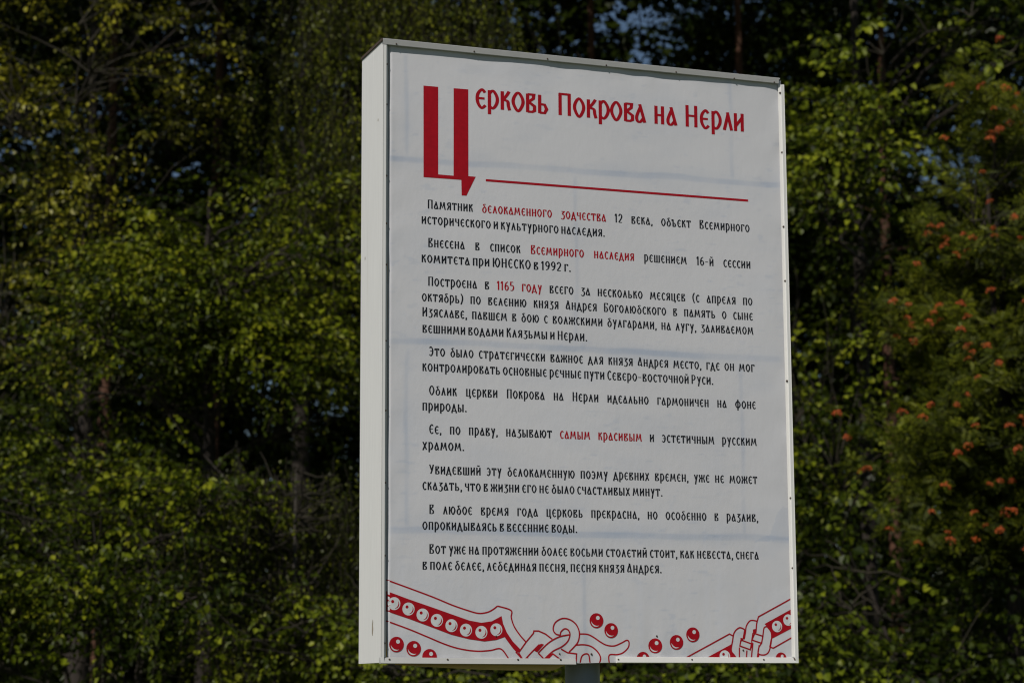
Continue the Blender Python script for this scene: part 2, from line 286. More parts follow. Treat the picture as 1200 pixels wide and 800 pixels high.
# chipped stone corner low on the right
pp = np.array(PATCH)
def inpoly(x, y, P):
    c = np.zeros(x.shape, bool); n = len(P)
    for i in range(n):
        x0, y0 = P[i]; x1, y1 = P[(i+1) % n]
        if y0 == y1: continue
        t = ((y0 > y) != (y1 > y)) & (x < (x1-x0)*(y-y0)/(y1-y0)+x0); c ^= t
    return c
wu = uu + (fbm(uu*14, vv*14, 7, 3)-.5)*.03; wv = vv + (fbm(uu*14+9, vv*14, 8, 3)-.5)*.03
patch = inpoly(wu, wv, pp)*.55
streak = (fbm(uu*42, vv*.8, 111, 4)-.5)*np.clip(1.1-vv, 0, 1)
tint = np.array([.36, .27, .14])
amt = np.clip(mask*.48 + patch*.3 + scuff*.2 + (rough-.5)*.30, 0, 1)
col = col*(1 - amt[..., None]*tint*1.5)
col *= (1 + wrinkle_tone*.03)[..., None]
col *= 1 + streak[..., None]*np.array([.03, .05, .09])
edge_dark = np.exp(-np.clip(edge_dist(uu, vv)-.02, 0, 9)/.02)*(fbm(uu*9, vv*9, 131, 4))  # noise-broken darkening towards the edges of the sheet
col *= 1 - edge_dark[..., None]*np.array([.12, .12, .13])
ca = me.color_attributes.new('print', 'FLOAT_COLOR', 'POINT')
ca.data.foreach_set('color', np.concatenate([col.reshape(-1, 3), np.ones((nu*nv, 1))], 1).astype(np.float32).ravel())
banner = link('banner', me, sign)
banner['label'] = 'pale blue grey vinyl sheet printed with faint stone masonry and Cyrillic text'

# ---- lettering drawn with a broad pen
class Pen:
    def __init__(s): s.v = []; s.f = []; s.k = 0
    def lift(s):
        s.k += 1; return .0005 + .00003*(s.k % 11)
    def add(s, pts2, faces):
        l = s.lift(); n = len(s.v)
        s.v += [(p[0], p[1], l) for p in pts2]; s.f += [tuple(n+i for i in f) for f in faces]
    def stroke(s, P, tx, ty, closed=False, cap=True):
        P = [np.array(p, float) for p in P]; n = len(P)
        L_, R_ = [], []
        for i in range(n):
            if closed: a, b = P[(i-1) % n], P[(i+1) % n]
            else: a, b = P[max(i-1, 0)], P[min(i+1, n-1)]
            p = P[i]
            d1 = p-a; d2 = b-p
            if np.hypot(*d1) < 1e-9: d1 = d2
            if np.hypot(*d2) < 1e-9: d2 = d1
            n1 = np.array([-d1[1], d1[0]])/np.hypot(*d1); n2 = np.array([-d2[1], d2[0]])/np.hypot(*d2)
            m = n1+n2; ml = np.hypot(*m)
            if ml < .2: m = n1; sc = 1
            else: m = m/ml; sc = min(1/max(m@n1, .3), 1.8)
            o = np.array([m[0]*tx, m[1]*ty])*.5*sc
            L_.append(p+o); R_.append(p-o)
        pts = L_+R_; fs = [(i, i+1, n+i+1, n+i) for i in range(n-1)]
        if closed: fs.append((n-1, 0, n, 2*n-1))
        s.add(pts, fs)
    def build(s, name, mat, parent, fine=False):
        if fine:                                   # small facets so the print follows the wobble of the vinyl
            out = []
            todo = [tuple(s.v[i] for i in t) for f in s.f for t in ([f] if len(f) == 3 else [(f[0], f[1], f[2]), (f[0], f[2], f[3])])]
            while todo:
                t = todo.pop(); e = [math.dist(t[k][:2], t[(k+1) % 3][:2]) for k in range(3)]; k = e.index(max(e))
                if e[k] < .013: out.append(t); continue
                a, b, c = t[k], t[(k+1) % 3], t[(k+2) % 3]; m = ((a[0]+b[0])/2, (a[1]+b[1])/2, a[2])
                todo += [(a, m, c), (m, b, c)]
            s.v = [p for t in out for p in t]; s.f = [(3*i, 3*i+1, 3*i+2) for i in range(len(out))]
        s.v = [(min(max(a, .012), W-.010), max(b, .003), l) for a, b, l in s.v]     # nothing printed beyond the sheet
        v = [BP(a, b, l) for a, b, l in s.v]
        me = bpy.data.meshes.new(name); me.from_pydata(v, [], s.f); me.update(); me.materials.append(mat)
        return link(name, me, parent)

GL = {
'о': (.60, "~o .30,1.0 .10,.72 .08,.38 .30,.0 .52,.38 .50,.72"),
'а': (.56, ".25,1 .51,0|~.29,.86 .09,.34 .12,.07 .27,.03 .44,.24"),
'б': (.58, "~.48,1.12 .30,1.14 .20,1.04 .34,.80 .50,.50 .46,.16 .28,.0 .11,.18 .11,.52 .30,.76"),
'в': (.55, ".10,0 .10,1|.10,.97 .42,.97 .40,.76 .16,.56|.16,.56 .46,.34 .46,.10 .34,.03 .10,.03"),
'г': (.45, ".10,0 .10,1|.10,.97 .40,.97 .41,.78"),
'д': (.60, ".30,1 .10,.12|.26,1 .48,.12|.03,-.18 .05,.07 .55,.07 .57,-.18"),
'е': (.50, "~.44,.84 .30,1 .11,.72 .11,.30 .28,0 .46,.16|.10,.52 .42,.52"),
'ж': (.80, ".40,0 .40,1|~.06,1 .14,.62 .40,.52|~.74,1 .66,.62 .40,.52|~.05,0 .12,.42 .40,.52|~.75,0 .68,.42 .40,.52"),
'з': (.50, ".06,.97 .42,.97 .18,.60|~.18,.60 .44,.40 .40,.04 .22,-.10 .04,.02"),
'и': (.58, ".10,0 .10,1|.48,0 .48,1|.10,.26 .48,.78"),
'й': (.58, ".10,0 .10,1|.48,0 .48,1|.10,.26 .48,.78|~.16,1.28 .28,1.16 .42,1.28"),
'к': (.52, ".10,0 .10,1|~.44,1.02 .32,.80 .14,.55|~.14,.55 .36,.48 .40,.24 .46,0"),
'л': (.57, ".27,1 .49,0|.30,.9 .08,0"),
'м': (.80, "~.06,0 .14,.45 .17,1|.17,1 .38,.22 .60,1|~.60,1 .64,.45 .74,0"),
'н': (.58, ".10,0 .10,1|.48,0 .48,1|.10,.50 .48,.50"),
'п': (.58, ".10,0 .10,1|.48,0 .48,1|.04,.96 .54,.96"),
'р': (.56, ".10,-.30 .10,1|~.10,.82 .28,.98 .47,.66 .46,.32 .28,.03 .10,.14"),
'с': (.48, "~.44,.82 .30,1 .11,.72 .11,.30 .28,0 .44,.16"),
'т': (.56, ".28,0 .28,1|.05,.76 .06,.96 .50,.96 .51,.76"),
'у': (.53, ".07,1 .27,.34|.46,1 .30,.30 .20,-.30"),
'ф': (.78, ".39,-.30 .39,1.20|~o .39,.98 .12,.68 .12,.32 .39,.03 .66,.32 .66,.68"),
'х': (.55, ".07,1 .48,0|.47,1 .06,-.06"),
'ц': (.60, ".10,1 .10,0|.46,1 .46,0|.10,.03 .54,.03 .52,-.24"),
'ч': (.54, ".09,1 .10,.58 .22,.50 .45,.50|.45,1 .45,0"),
'ш': (.82, ".10,1 .10,0|.41,1 .41,0|.72,1 .72,0|.10,.03 .72,.03"),
'ъ': (.60, ".02,.80 .04,.97 .17,.97|.17,1 .17,0|.17,.03 .42,.03 .50,.24 .40,.48 .17,.50"),
'ы': (.76, ".10,1 .10,0|.10,.03 .32,.03 .41,.24 .33,.48 .10,.50|.65,1 .65,0"),
'ь': (.54, ".10,1 .10,0|.10,.03 .36,.03 .46,.24 .36,.48 .10,.50"),
'э': (.50, "~.06,.84 .20,1 .39,.72 .39,.30 .22,0 .04,.16|.40,.52 .12,.52"),
'ю': (.84, ".10,0 .10,1|.10,.50 .32,.50|~o .54,1.0 .35,.72 .33,.38 .54,.0 .75,.38 .74,.72"),
'я': (.55, ".45,0 .45,1|~.45,.97 .24,.97 .10,.76 .20,.55 .45,.52|.30,.52 .08,0"),
'1': (.34, ".04,.92 .18,1.18|.20,0 .20,1.2"),
'2': (.56, "~.07,.92 .24,1.2 .46,.98 .40,.62 .06,.06|.06,.05 .50,.05"),
'5': (.54, ".44,1.16 .12,1.16 .10,.68|~.10,.68 .36,.72 .48,.42 .34,.06 .06,.05"),
'6': (.56, "~.46,1.16 .22,1.0 .10,.60 .11,.24 .28,.0 .47,.22 .46,.52 .28,.68 .11,.48"),
'9': (.56, "~.10,.04 .34,.2 .47,.60 .46,.96 .29,1.2 .10,.98 .11,.68 .28,.52 .46,.72"),
',': (.18, ".11,.14 .11,-.02 .06,-.18"), '.': (.20, ".10,.17 .10,0"),
'(': (.30, "~.26,1.25 .08,.9 .06,.4 .24,-.15"), ')': (.30, "~.06,1.25 .24,.9 .24,.4 .06,-.15"),
'-': (.46, ".03,.52 .43,.52"),
}
def up(ch, sx=1.1, sy=1.2):
    w, d = GL[ch]
    out = []
    for st in d.split('|'):
        pre = ''
        if st.startswith('~o '): pre = '~o '; st = st[3:]
        elif st.startswith('~'): pre = '~'; st = st[1:]
        out.append(pre+' '.join('%.3f,%.3f' % (float(p.split(',')[0])*sx, float(p.split(',')[1])*sy) for p in st.split()))
    return (w*sx, '|'.join(out))
for c in 'авгикноспэеюл': GL[c.upper()] = up(c)
GL['А'] = (.62, ".30,1.2 .54,0|~.31,1.1 .09,.4 .12,.10 .48,.26|.16,1.17 .34,1.17")
GL['Р'] = (.62, ".11,0 .11,1.2|~.11,1.17 .36,1.15 .50,.85 .34,.52 .11,.50")
GL['У'] = (.60, ".07,1.2 .30,.50|.52,1.2 .34,.40 .20,.03")
GL['Б'] = (.58, ".11,0 .11,1.2|.11,1.16 .48,1.16 .49,.98|.11,.04 .38,.04 .50,.30 .38,.62 .11,.64")
GL['И'] = up('и'); GL['Н'] = (.66, ".11,0 .11,1.2|.55,0 .55,1.2|.11,.62 .55,.62")
GL['П'] = (.66, ".11,0 .11,1.2|.55,0 .55,1.2|.05,1.16 .61,1.16")

def catmull(P, closed, k):
    n = len(P); out = []
    rngi = range(n) if closed else range(n-1)
    for i in rngi:
        if closed: p0, p1, p2, p3 = P[(i-1) % n], P[i], P[(i+1) % n], P[(i+2) % n]
        else: p0, p1, p2, p3 = P[max(i-1, 0)], P[i], P[i+1], P[min(i+2, n-1)]
        for j in range(k):
            t = j/k
            out.append(.5*((2*p1)+(-p0+p2)*t+(2*p0-5*p1+4*p2-p3)*t*t+(-p0+3*p1-3*p2+p3)*t**3))
    if not closed: out.append(P[-1])
    return out
def draw_glyph(pen, ch, x, y, sx, sy, tx, ty, k=4):
    for st in GL[ch][1].split('|'):
        smooth = closed = False
        if st.startswith('~o '): smooth = closed = True; st = st[3:]
        elif st.startswith('~'): smooth = True; st = st[1:]
        P = [np.array([float(a) for a in p.split(',')]) for p in st.split()]
        if smooth: P = catmull(P, closed, k)
        P = [np.array([x+p[0]*sx, y+p[1]*sy]) for p in P]
        pen.stroke(P, tx, ty, closed)
XH = .0246; GAP = .15; SPACE = .36
def text_line(text, u0, v0, u1):
    items = []; red = False; word = []
    words = []
    for ch in text:
        if ch == '{': red = True; continue
        if ch == '}': red = False; continue
        if ch == ' ': words.append(word); word = []
        else: word.append((ch, red))
    words.append(word)
    nat = [sum(GL[c][0] for c, r in w) + GAP*(len(w)-1) for w in words]
    total = sum(nat); ns = len(words)-1; avail = (u1-u0)
    sx = XH*KX; space = (avail/sx-total)/ns if ns else SPACE
    if ns and space < SPACE: sx = avail/(total+SPACE*ns); space = SPACE
    if not text.endswith(('по', 'сыне', 'мог', 'фоне', 'русским', 'может', 'разлив,', 'снега', 'Всемирного', 'сессии', 'заливаемом')):
        sx = avail/(total+SPACE*1.05*ns) if ns else avail/total; space = SPACE*1.05
    pb, pr = Pen(), Pen(); x = u0
    for w in words:
        for c, r in w:
            p = pr if r else pb
            draw_glyph(p, c, x, v0, sx, XH, sx*.178, XH*.078, 4)
            x += (GL[c][0]+GAP)*sx
        x += (space-GAP)*sx
    pb.build('text_line', M['black'], banner)['kind'] = 'stuff'      # printed letters, too small to pick apart
    if pr.v:
        o = pr.build('highlighted_words', M['red'], banner); o['kind'] = 'stuff'; o['label'] = 'red words within the black text'
    return sx/XH
KX = 1.07
rag = []
for t, u0, v0, u1 in LINES: rag.append(text_line(t, u0, v0, u1))
print('glyph x scales', ['%.2f' % r for r in rag])

TV = 1.8003; TX = .0625
for ch, a, b in TITLE:
    pen = Pen()
    w = GL[ch][0]; sc = (b-a)/(w-.04) if ch not in 'о' else (b-a)/(w-.02)
    draw_glyph(pen, ch, a-.02*sc, TV, sc, TX, .0120, .0074, 6)
    pen.build('title_letter', M['red'], banner)
pen = Pen()
big = BIG[0]
def fillpoly(pen, pts):
    # ear clipping through mathutils so that concave outlines fill cleanly
    from mathutils.geometry import tessellate_polygon
    tris = tessellate_polygon([[Vector((a, b, 0)) for a, b in pts]])
    pen.add(pts, [tuple(t) for t in tris])
fillpoly(pen, big)
o = pen.build('initial_letter', M['red'], banner, True); o['label'] = 'tall red initial letter'
pen = Pen(); pen.stroke([RULE[0], ((RULE[0][0]+RULE[1][0])/2, (RULE[0][1]+RULE[1][1])/2), RULE[1]], .0075, .0075)
pen.build('rule_line', M['red'], banner, True)

def dense(P, step=.012):
    out = []
    for a, b in zip(P[:-1], P[1:]):
        n = max(1, int(math.dist(a, b)/step))
        out += [np.array([a[0]+(b[0]-a[0])*i/n, a[1]+(b[1]-a[1])*i/n]) for i in range(n)]
    return out+[np.array(P[-1])]
pen = Pen()
for i, P in enumerate(OLINES):
    P = [np.array(p) for p in P]
    if i in (0, 1, 2, 7, 8, 9, 11, 12, 13, 19, 22, 24): P = catmull(P, False, 5)
    pen.stroke(P, .0045, .0045)
for i, P in enumerate(OFILL): fillpoly(pen, P)
o = pen.build('ornament', M['red'], banner, True); o['kind'] = 'stuff'; o['label'] = 'red printed interlace along the foot of the banner'
def disc(pen, u, v, r, n=22): pen.add([(u, v)]+[(u+r*math.cos(a*2*math.pi/n), v+r*math.sin(a*2*math.pi/n)) for a in range(n)], [(0, 1+i, 1+(i+1) % n) for i in range(n)])
def crescent(pen, u, v, r, a0, a1, w):
    P = []; n = 9
    for i in range(n):
        a = math.radians(a0+(a1-a0)*i/(n-1)); P.append((u+r*math.cos(a), v+r*math.sin(a), w*math.sin(math.pi*i/(n-1))))
    L_ = [(p[0]+(p[0]-u)/r*p[2]/2, p[1]+(p[1]-v)/r*p[2]/2) for p in P]; R_ = [(p[0]-(p[0]-u)/r*p[2]/2, p[1]-(p[1]-v)/r*p[2]/2) for p in P]
    pen.add(L_+R_, [(i, i+1, n+i+1, n+i) for i in range(n-1)])
class HighPen(Pen):
    def lift(s): s.k += 1; return .0010 + .00003*s.k
class TopPen(Pen):
    def lift(s): s.k += 1; return .0013 + .00003*s.k
def bead(u, v, r, face, mark, dot, arc):
    p1 = HighPen(); disc(p1, u, v, r); o = p1.build('bead', face, banner, True)
    p2 = TopPen(); disc(p2, u+r*dot[0], v+r*dot[1], r*dot[2], 12); crescent(p2, u, v, r*.75, arc[0], arc[1], r*.18); q = p2.build('bead', mark, banner, True)
    me = o.data; n = len(me.vertices); nf = len(me.polygons)
    V = [tuple(x.co) for x in me.vertices]+[tuple(x.co) for x in q.data.vertices]
    F = [tuple(f.vertices) for f in me.polygons]+[tuple(k+n for k in f.vertices) for f in q.data.polygons]
    m2 = bpy.data.meshes.new('bead'); m2.from_pydata(V, [], F); m2.materials.append(face); m2.materials.append(mark)
    m2.polygons.foreach_set('material_index', [0]*nf+[1]*(len(F)-nf)); o.data = m2
    bpy.data.objects.remove(q)
for u, v, r in RDISC: bead(u, v, r, M['red'], M['pale'], (.2, .36, .27), (185, 300))
for u, v, r in WDISC[:8]+WDISC[9:]: bead(u, v, r, M['pale'], M['red'], (-.25, .32, .25), (-85, 35))

# ---- the box behind the banner 
def sb(name, mat, *a, bevel=0, label=None):
    m = SB(); m.sbox(*a); o = m.build(name, mat, sign, bevel=bevel)
    if label: o['label'] = label
    return o
sb('side_panel', M['cladding'], 0, .012, .0, D, 0.002, H-.004, label='bright white left side of the box')
sb('side_panel', M['cladding'], W-.012, W, .0, D, 0.002, H-.024)
sb('back_panel', M['cladding'], .013, W-.013, D-.014, D-.002, .004, H-.006)
sb('top_panel', M['trim_grey'], -.002, W-.014, .003, D+.004, H-.0035, H+.001, label='thin grey cap sheet')
sb('bottom_panel', M['timber'], .013, W-.013, .03, D-.015, .006, .016, label='bare plywood underside')
sb('inner_board', M['timber'], .013, W-.013, .018, .026, .02, H-.008)
# bevelled trim strips: profile (distance in from the edge, depth)
prof = [(.001, -.001), (.0200, .0078), (.0200, .0098), (.001, .0098)]
FW = .0205
m = SB(); m.prism(prof, lambda p, q, t: S(p, q, t), .0205, H-.0215); m.build('trim_strip', M['trim'], sign)['label'] = 'left trim strip sloping in to the banner'
m = SB(); m.prism(prof, lambda p, q, t: S(W-p, q, t), .0215, H-.022); m.build('trim_strip', M['trim'], sign)['label'] = 'right white trim strip'
m = SB(); m.prism([(0, 0), (.002, -.003), (.0195, -.001), (.0205, .0075), (0, .0095)], lambda p, q, t: S(t, q, H-p), .0, W-.021); m.build('trim_strip', M['trim_grey'], sign)['label'] = 'grey metal top strip'
m = SB(); m.prism([(0, .001), (.0015, -.001), (.0185, .0035), (.0195, .0095), (0, .0095)], lambda p, q, t: S(t, q, p-.001 - .0035*(t > .4)), .0, GAPU[0]); m.build('trim_strip', M['trim_dull'], sign)['label'] = 'bottom trim strip left of the post'
m = SB(); m.prism([(0, .001), (.0015, -.001), (.0185, .0035), (.0195, .0095), (0, .0095)], lambda p, q, t: S(t, q, p + .0015*(t < 1)), GAPU[1]+.002, W-.0005); m.build('trim_strip', M['trim'], sign)['label'] = 'bottom trim strip right of the post'
M['stain'] = painted('stain', (.30, .26, .20), .8, .25, 90, bump=.0003)
for d_, v_, w_, h_ in ((.085, .108, .006, .022), (.083, .128, .003, .010), (.19, 1.31, .003, .006), (.05, 1.74, .003, .005)):
    m = MB(); P_ = [S(-.0006, d_+w_*math.cos(k*math.pi/5)*(1+.3*math.sin(k*3)), v_+h_*math.sin(k*math.pi/5)) for k in range(10)]
    m.poly(P_); m.poly([(p[0]+.0005, p[1], p[2]) for p in P_][::-1]); m.build('stain', M['stain'], sign)['label'] = 'small brown scuff on the side panel'
# rusty lip of the cap over the side
sb('cap_lip', M['rust'], -.004, .0, .0, D+.003, H-.008, H+.0005, label='dark rusty edge of the cap')
# sagging timber batten under the left half
m = MB(); n = 14
for i in range(n+1):
    u = .06+(.62-.06)*i/n; s_ = -.004-.018*math.sin(min(1, (i/n)*1.25)*math.pi/2)
    if i == n: s_ = -.006
    m.v += [S(u, .016, s_), S(u, .040, s_), S(u, .016, .006), S(u, .040, .006)]
for i in range(n):
    a, b = i*4, i*4+4; m.f += [(a, b, b+2, a+2), (a+1, a+3, b+3, b+1), (a, a+1, b+1, b), (a+2, b+2, b+3, a+3)]
m.f += [(0, 2, 3, 1), (n*4, n*4+1, n*4+3, n*4+2)]
m.build('batten', M['timber'], sign)['label'] = 'bare timber batten sagging below the bottom strip'
# post and foot plate
def tube_mesh(pts, rad, sides=12, name='post', mat=None, smooth=True):
    V, I, S_ = tubes([(np.array(pts, float), np.array(rad, float))], sides)
    return fast_mesh(name, V, S_, I, mat, smooth=smooth)
def tubes(paths, sides=6):
    Vs, Is, Ss = [], [], []; off = 0
    ang = np.arange(sides)*2*np.pi/sides
    for P, r in paths:
        n = len(P); T = np.gradient(P, axis=0); T /= np.linalg.norm(T, axis=1)[:, None]+1e-9
        ref = np.where(np.abs(T[:, 2:3]) > .9, np.array([[1., 0, 0]]), np.array([[0, 0, 1.]]))
        A = np.cross(T, ref); A /= np.linalg.norm(A, axis=1)[:, None]+1e-9; B = np.cross(T, A)
        ring = P[:, None, :] + r[:, None, None]*(np.cos(ang)[None, :, None]*A[:, None, :]+np.sin(ang)[None, :, None]*B[:, None, :])
        Vs.append(ring.reshape(-1, 3))
        i = (np.arange(n-1)[:, None]*sides+np.arange(sides)[None, :]); j = (np.arange(n-1)[:, None]*sides+(np.arange(sides)[None, :]+1) % sides)
        Is.append((np.stack([i, j, j+sides, i+sides], -1)+off).reshape(-1)); Ss.append(np.full((n-1)*sides, 4)); off += n*sides
    return np.concatenate(Vs), np.concatenate(Is), np.concatenate(Ss)
link('post', tube_mesh([(0, 0, -.1), (0, 0, 1), (0, 0, ZB+.004)], [.057]*3, 32, 'post', M['steel']), sign)
m = MB(); m.box(-.13, .13, -.13, .13, -.02, .045); m.build('foot_plate', M['steel'], sign, bevel=.004)
# screws along the strips
def screw_mesh():
    v = [(0, -.0022, 0)]; f = []
    for r, y in ((.0016, -.0018), (.0034, 0.0), (.0034, .003)):
        for k in range(10): a = k*math.pi/5; v.append((r*math.cos(a), y, r*math.sin(a)))
    for k in range(10):
        j = (k+1) % 10
        f.append((0, 1+j, 1+k)); f.append((1+k, 1+j, 11+j, 11+k)); f.append((11+k, 11+j, 21+j, 21+k))
    me = bpy.data.meshes.new('screw'); me.from_pydata(v, [], f); me.materials.append(M['rust']); return me
scm = screw_mesh()
def screw(u, d, v, s=1.0):
    o = link('screw', scm, sign); o.location = S(u, d, v); o.scale = (s, s, s)
for u in (.04, .30, .56, .80, 1.02, 1.24, 1.41): screw(u+random.uniform(-.02, .02), -.0025, H-.0165+random.uniform(-.002, .002), .8)
for k, v in enumerate((.06, .33, .58, .80, 1.02, 1.24, 1.38, 1.56, 1.77, 1.93)): screw(.015, .0035, v+random.uniform(-.02, .02), .9)
for v in (.03, .30, .56, .93, 1.27, 1.47, 1.72, 1.93): screw(W-.012-random.uniform(0, .004), .003, v+random.uniform(-.02, .02))
for u in (.03, .22, .455, .60, .80, 1.06, 1.32, 1.435): screw(u, .001, .012, .9)
for u, v in ((.385, .085), (.94, .088), (.875, .028), (.71, .03), (.60, .03), (1.25, .043)): screw(u, REC-.001, v, .9)

# ------------------------------------------------------------------ trees
def rotz(a):
    c, s = np.cos(a), np.sin(a); z = np.zeros_like(c); o = np.ones_like(c)
    return np.stack([np.stack([c, -s, z], -1), np.stack([s, c, z], -1), np.stack([z, z, o], -1)], -2)
def roty(a):
    c, s = np.cos(a), np.sin(a); z = np.zeros_like(c); o = np.ones_like(c)
    return np.stack([np.stack([c, z, s], -1), np.stack([z, o, z], -1), np.stack([-s, z, c], -1)], -2)
def rotx(a):
    c, s = np.cos(a), np.sin(a); z = np.zeros_like(c); o = np.ones_like(c)
    return np.stack([np.stack([o, z, z], -1), np.stack([z, c, -s], -1), np.stack([z, s, c], -1)], -2)

# leaf outlines in their own plane, stalk at the origin, tip towards +x: vertices and two faces folded along the midrib
def leaf_pts(l, w, fold=.18, curl=.12, fat=.42):
    return np.array([(0, 0, 0), (l*fat, w/2, fold*w), (l*.82, w*.30, fold*w*.6-curl*l*.5), (l, 0, -curl*l), (l*.82, -w*.30, fold*w*.6-curl*l*.5), (l*fat, -w/2, fold*w)])
LEAF_F = [(0, 3, 2, 1), (0, 5, 4, 3)]
def leaf_pts4(l, w, fold=.2, curl=.1):
    return np.array([(0, 0, 0), (l*.5, w/2, fold*w), (l, 0, -curl*l), (l*.5, -w/2, fold*w)])
def spray(kind, r):
    """one leafy twig tip: list of (leaf points), plus the twig line; base at the origin, growing along +x, up is +z"""
    leaves = []; twig = None
    if kind in ('broad', 'linden', 'small', 'mass'):
        n = {'broad': 15, 'linden': 12, 'small': 15, 'mass': 12}[kind]; Ls = {'broad': .066, 'linden': .086, 'small': .058, 'mass': .095}[kind]
        Wd = {'broad': .75, 'linden': .92, 'small': .8, 'mass': .9}[kind]; T = {'broad': .50, 'linden': .52, 'small': .42, 'mass': .5}[kind]
        ph = r.uniform(-.3, .3)
        for i in range(n):
            t = (i+.6)/n; x = T*t; z = -.22*T*t*t + .03*math.sin(5*t+ph)
            side = 1 if i % 2 else -1
            az = side*r.uniform(.5, 1.25) if i < n-1 else 0
            s = Ls*r.uniform(.6, 1.2)*(1.05-.35*t)
            p = (leaf_pts4(s, s*Wd*1.1, fold=r.uniform(.05, .3), curl=r.uniform(0, .3)) if kind in ('small', 'mass') else leaf_pts(s, s*Wd, fold=r.uniform(.05, .3), curl=r.uniform(.0, .3), fat=.36))
            R = rotz(np.array(az)) @ roty(np.array(r.uniform(.15, 1.35))) @ rotx(np.array(r.gauss(0, .6)))
            st = np.array([x, side*.012, z])+np.array([math.cos(az), math.sin(az), -.25])*s*.35
            leaves.append(p @ R.T + st)
        twig = [np.array([T*t, 0, -.22*T*t*t]) for t in (0, .5, 1)]
    elif kind == 'birch':          # hanging string of small leaves
        n = 20; T = .75; dx = r.uniform(.05, .25)
        for i in range(n):
            t = (i+.5)/n; a = r.uniform(0, 6.28); s = .036*r.uniform(.7, 1.25)
            p = leaf_pts4(s, s*.78, curl=r.uniform(0, .25))
            R = rotz(np.array(a)) @ roty(np.array(r.uniform(.2, 1.5))) @ rotx(np.array(r.gauss(0, .5)))
            b = np.array([dx*math.sqrt(t)+.03*math.sin(t*4), .02*math.sin(6*t+dx*20), -T*t])
            leaves.append(p @ R.T + b + np.array([math.cos(a), math.sin(a), 0])*.018)
        twig = [np.array([dx*math.sqrt(t), 0, -T*t]) for t in (0, .3, .6, 1)]
    elif kind == 'rowan':          # rosette of feather-shaped leaves
        for q in range(6):
            a = q*1.05+r.uniform(-.25, .25); el = r.uniform(-.1, .55); L_ = .17*r.uniform(.75, 1.1)
            Rq = rotz(np.array(a)) @ roty(np.array(-el)) @ rotx(np.array(r.gauss(0, .3)))
            for k in range(13):
                t = .28+.72*(k//2)/6; side = 1 if k % 2 else -1
                s = .052*(1-.35*abs(t-.6)*2)*r.uniform(.85, 1.1)
                az = side*1.05 if k < 12 else 0
                p = leaf_pts4(s, s*.34, fold=.1, curl=.12) @ rotz(np.array(az)).T
                b = np.array([L_*t, 0, -.35*L_*t*t])
                leaves.append((p+b) @ Rq.T)
        twig = [np.array([0, 0, -.12]), np.array([0, 0, -.05]), np.zeros(3)]
    elif kind == 'needle':
        for k in range(34):
            t = k/34; a = r.uniform(0, 6.28); s = .11
            p = leaf_pts4(s, .026, fold=0, curl=.05); el = r.uniform(.3, .9)
            R = rotx(np.array(a)) @ rotz(np.array(el))
            leaves.append(p @ R.T + np.array([.45*t, 0, -.05*t]))
        twig = [np.array([.45*t, 0, 0]) for t in (0, .5, 1)]
    nv = len(leaves[0]); big = nv == 6
    V = np.concatenate(leaves)
    F = []; S_ = []; own = []
    for i in range(len(leaves)):
        fs = LEAF_F if big else [(0, 1, 2, 3)]
        for f in fs: F += [i*nv+k for k in f]; S_.append(len(f)); own.append(i)
    return V, np.array(F), np.array(S_), np.array(own), len(leaves), twig
def vnoise3(P, seed):
    x, y, z = P.T; iz = np.floor(z); f = z-iz; f = f*f*(3-2*f)
    ix = np.floor(x); iy = np.floor(y); fx = x-ix; fy = y-iy; fx = fx*fx*(3-2*fx); fy = fy*fy*(3-2*fy)
    def lay(k):
        h = lambda a, b: hash2(a+k*57, b+k*131, seed)
        return (h(ix, iy)*(1-fx)+h(ix+1, iy)*fx)*(1-fy)+(h(ix, iy+1)*(1-fx)+h(ix+1, iy+1)*fx)*fy
    return lay(iz)*(1-f)+lay(iz+1)*f
TPL = {}
def templates(kind, n=9):
    if kind not in TPL: TPL[kind] = [spray(kind, random.Random(100+i*7)) for i in range(n)]
    return TPL[kind]

def bend(a, b, sag=0.0, n=5, wob=.06):
    a = np.array(a, float); b = np.array(b, float); L_ = np.linalg.norm(b-a)
    t = np.linspace(0, 1, n)[:, None]; P = a+(b-a)*t
    P[:, 2] += (sag*L_*4*t*(1-t))[:, 0]
    w = rng.normal(0, wob*L_, (n, 3))*np.sin(np.pi*t); P += w*.5
    return P

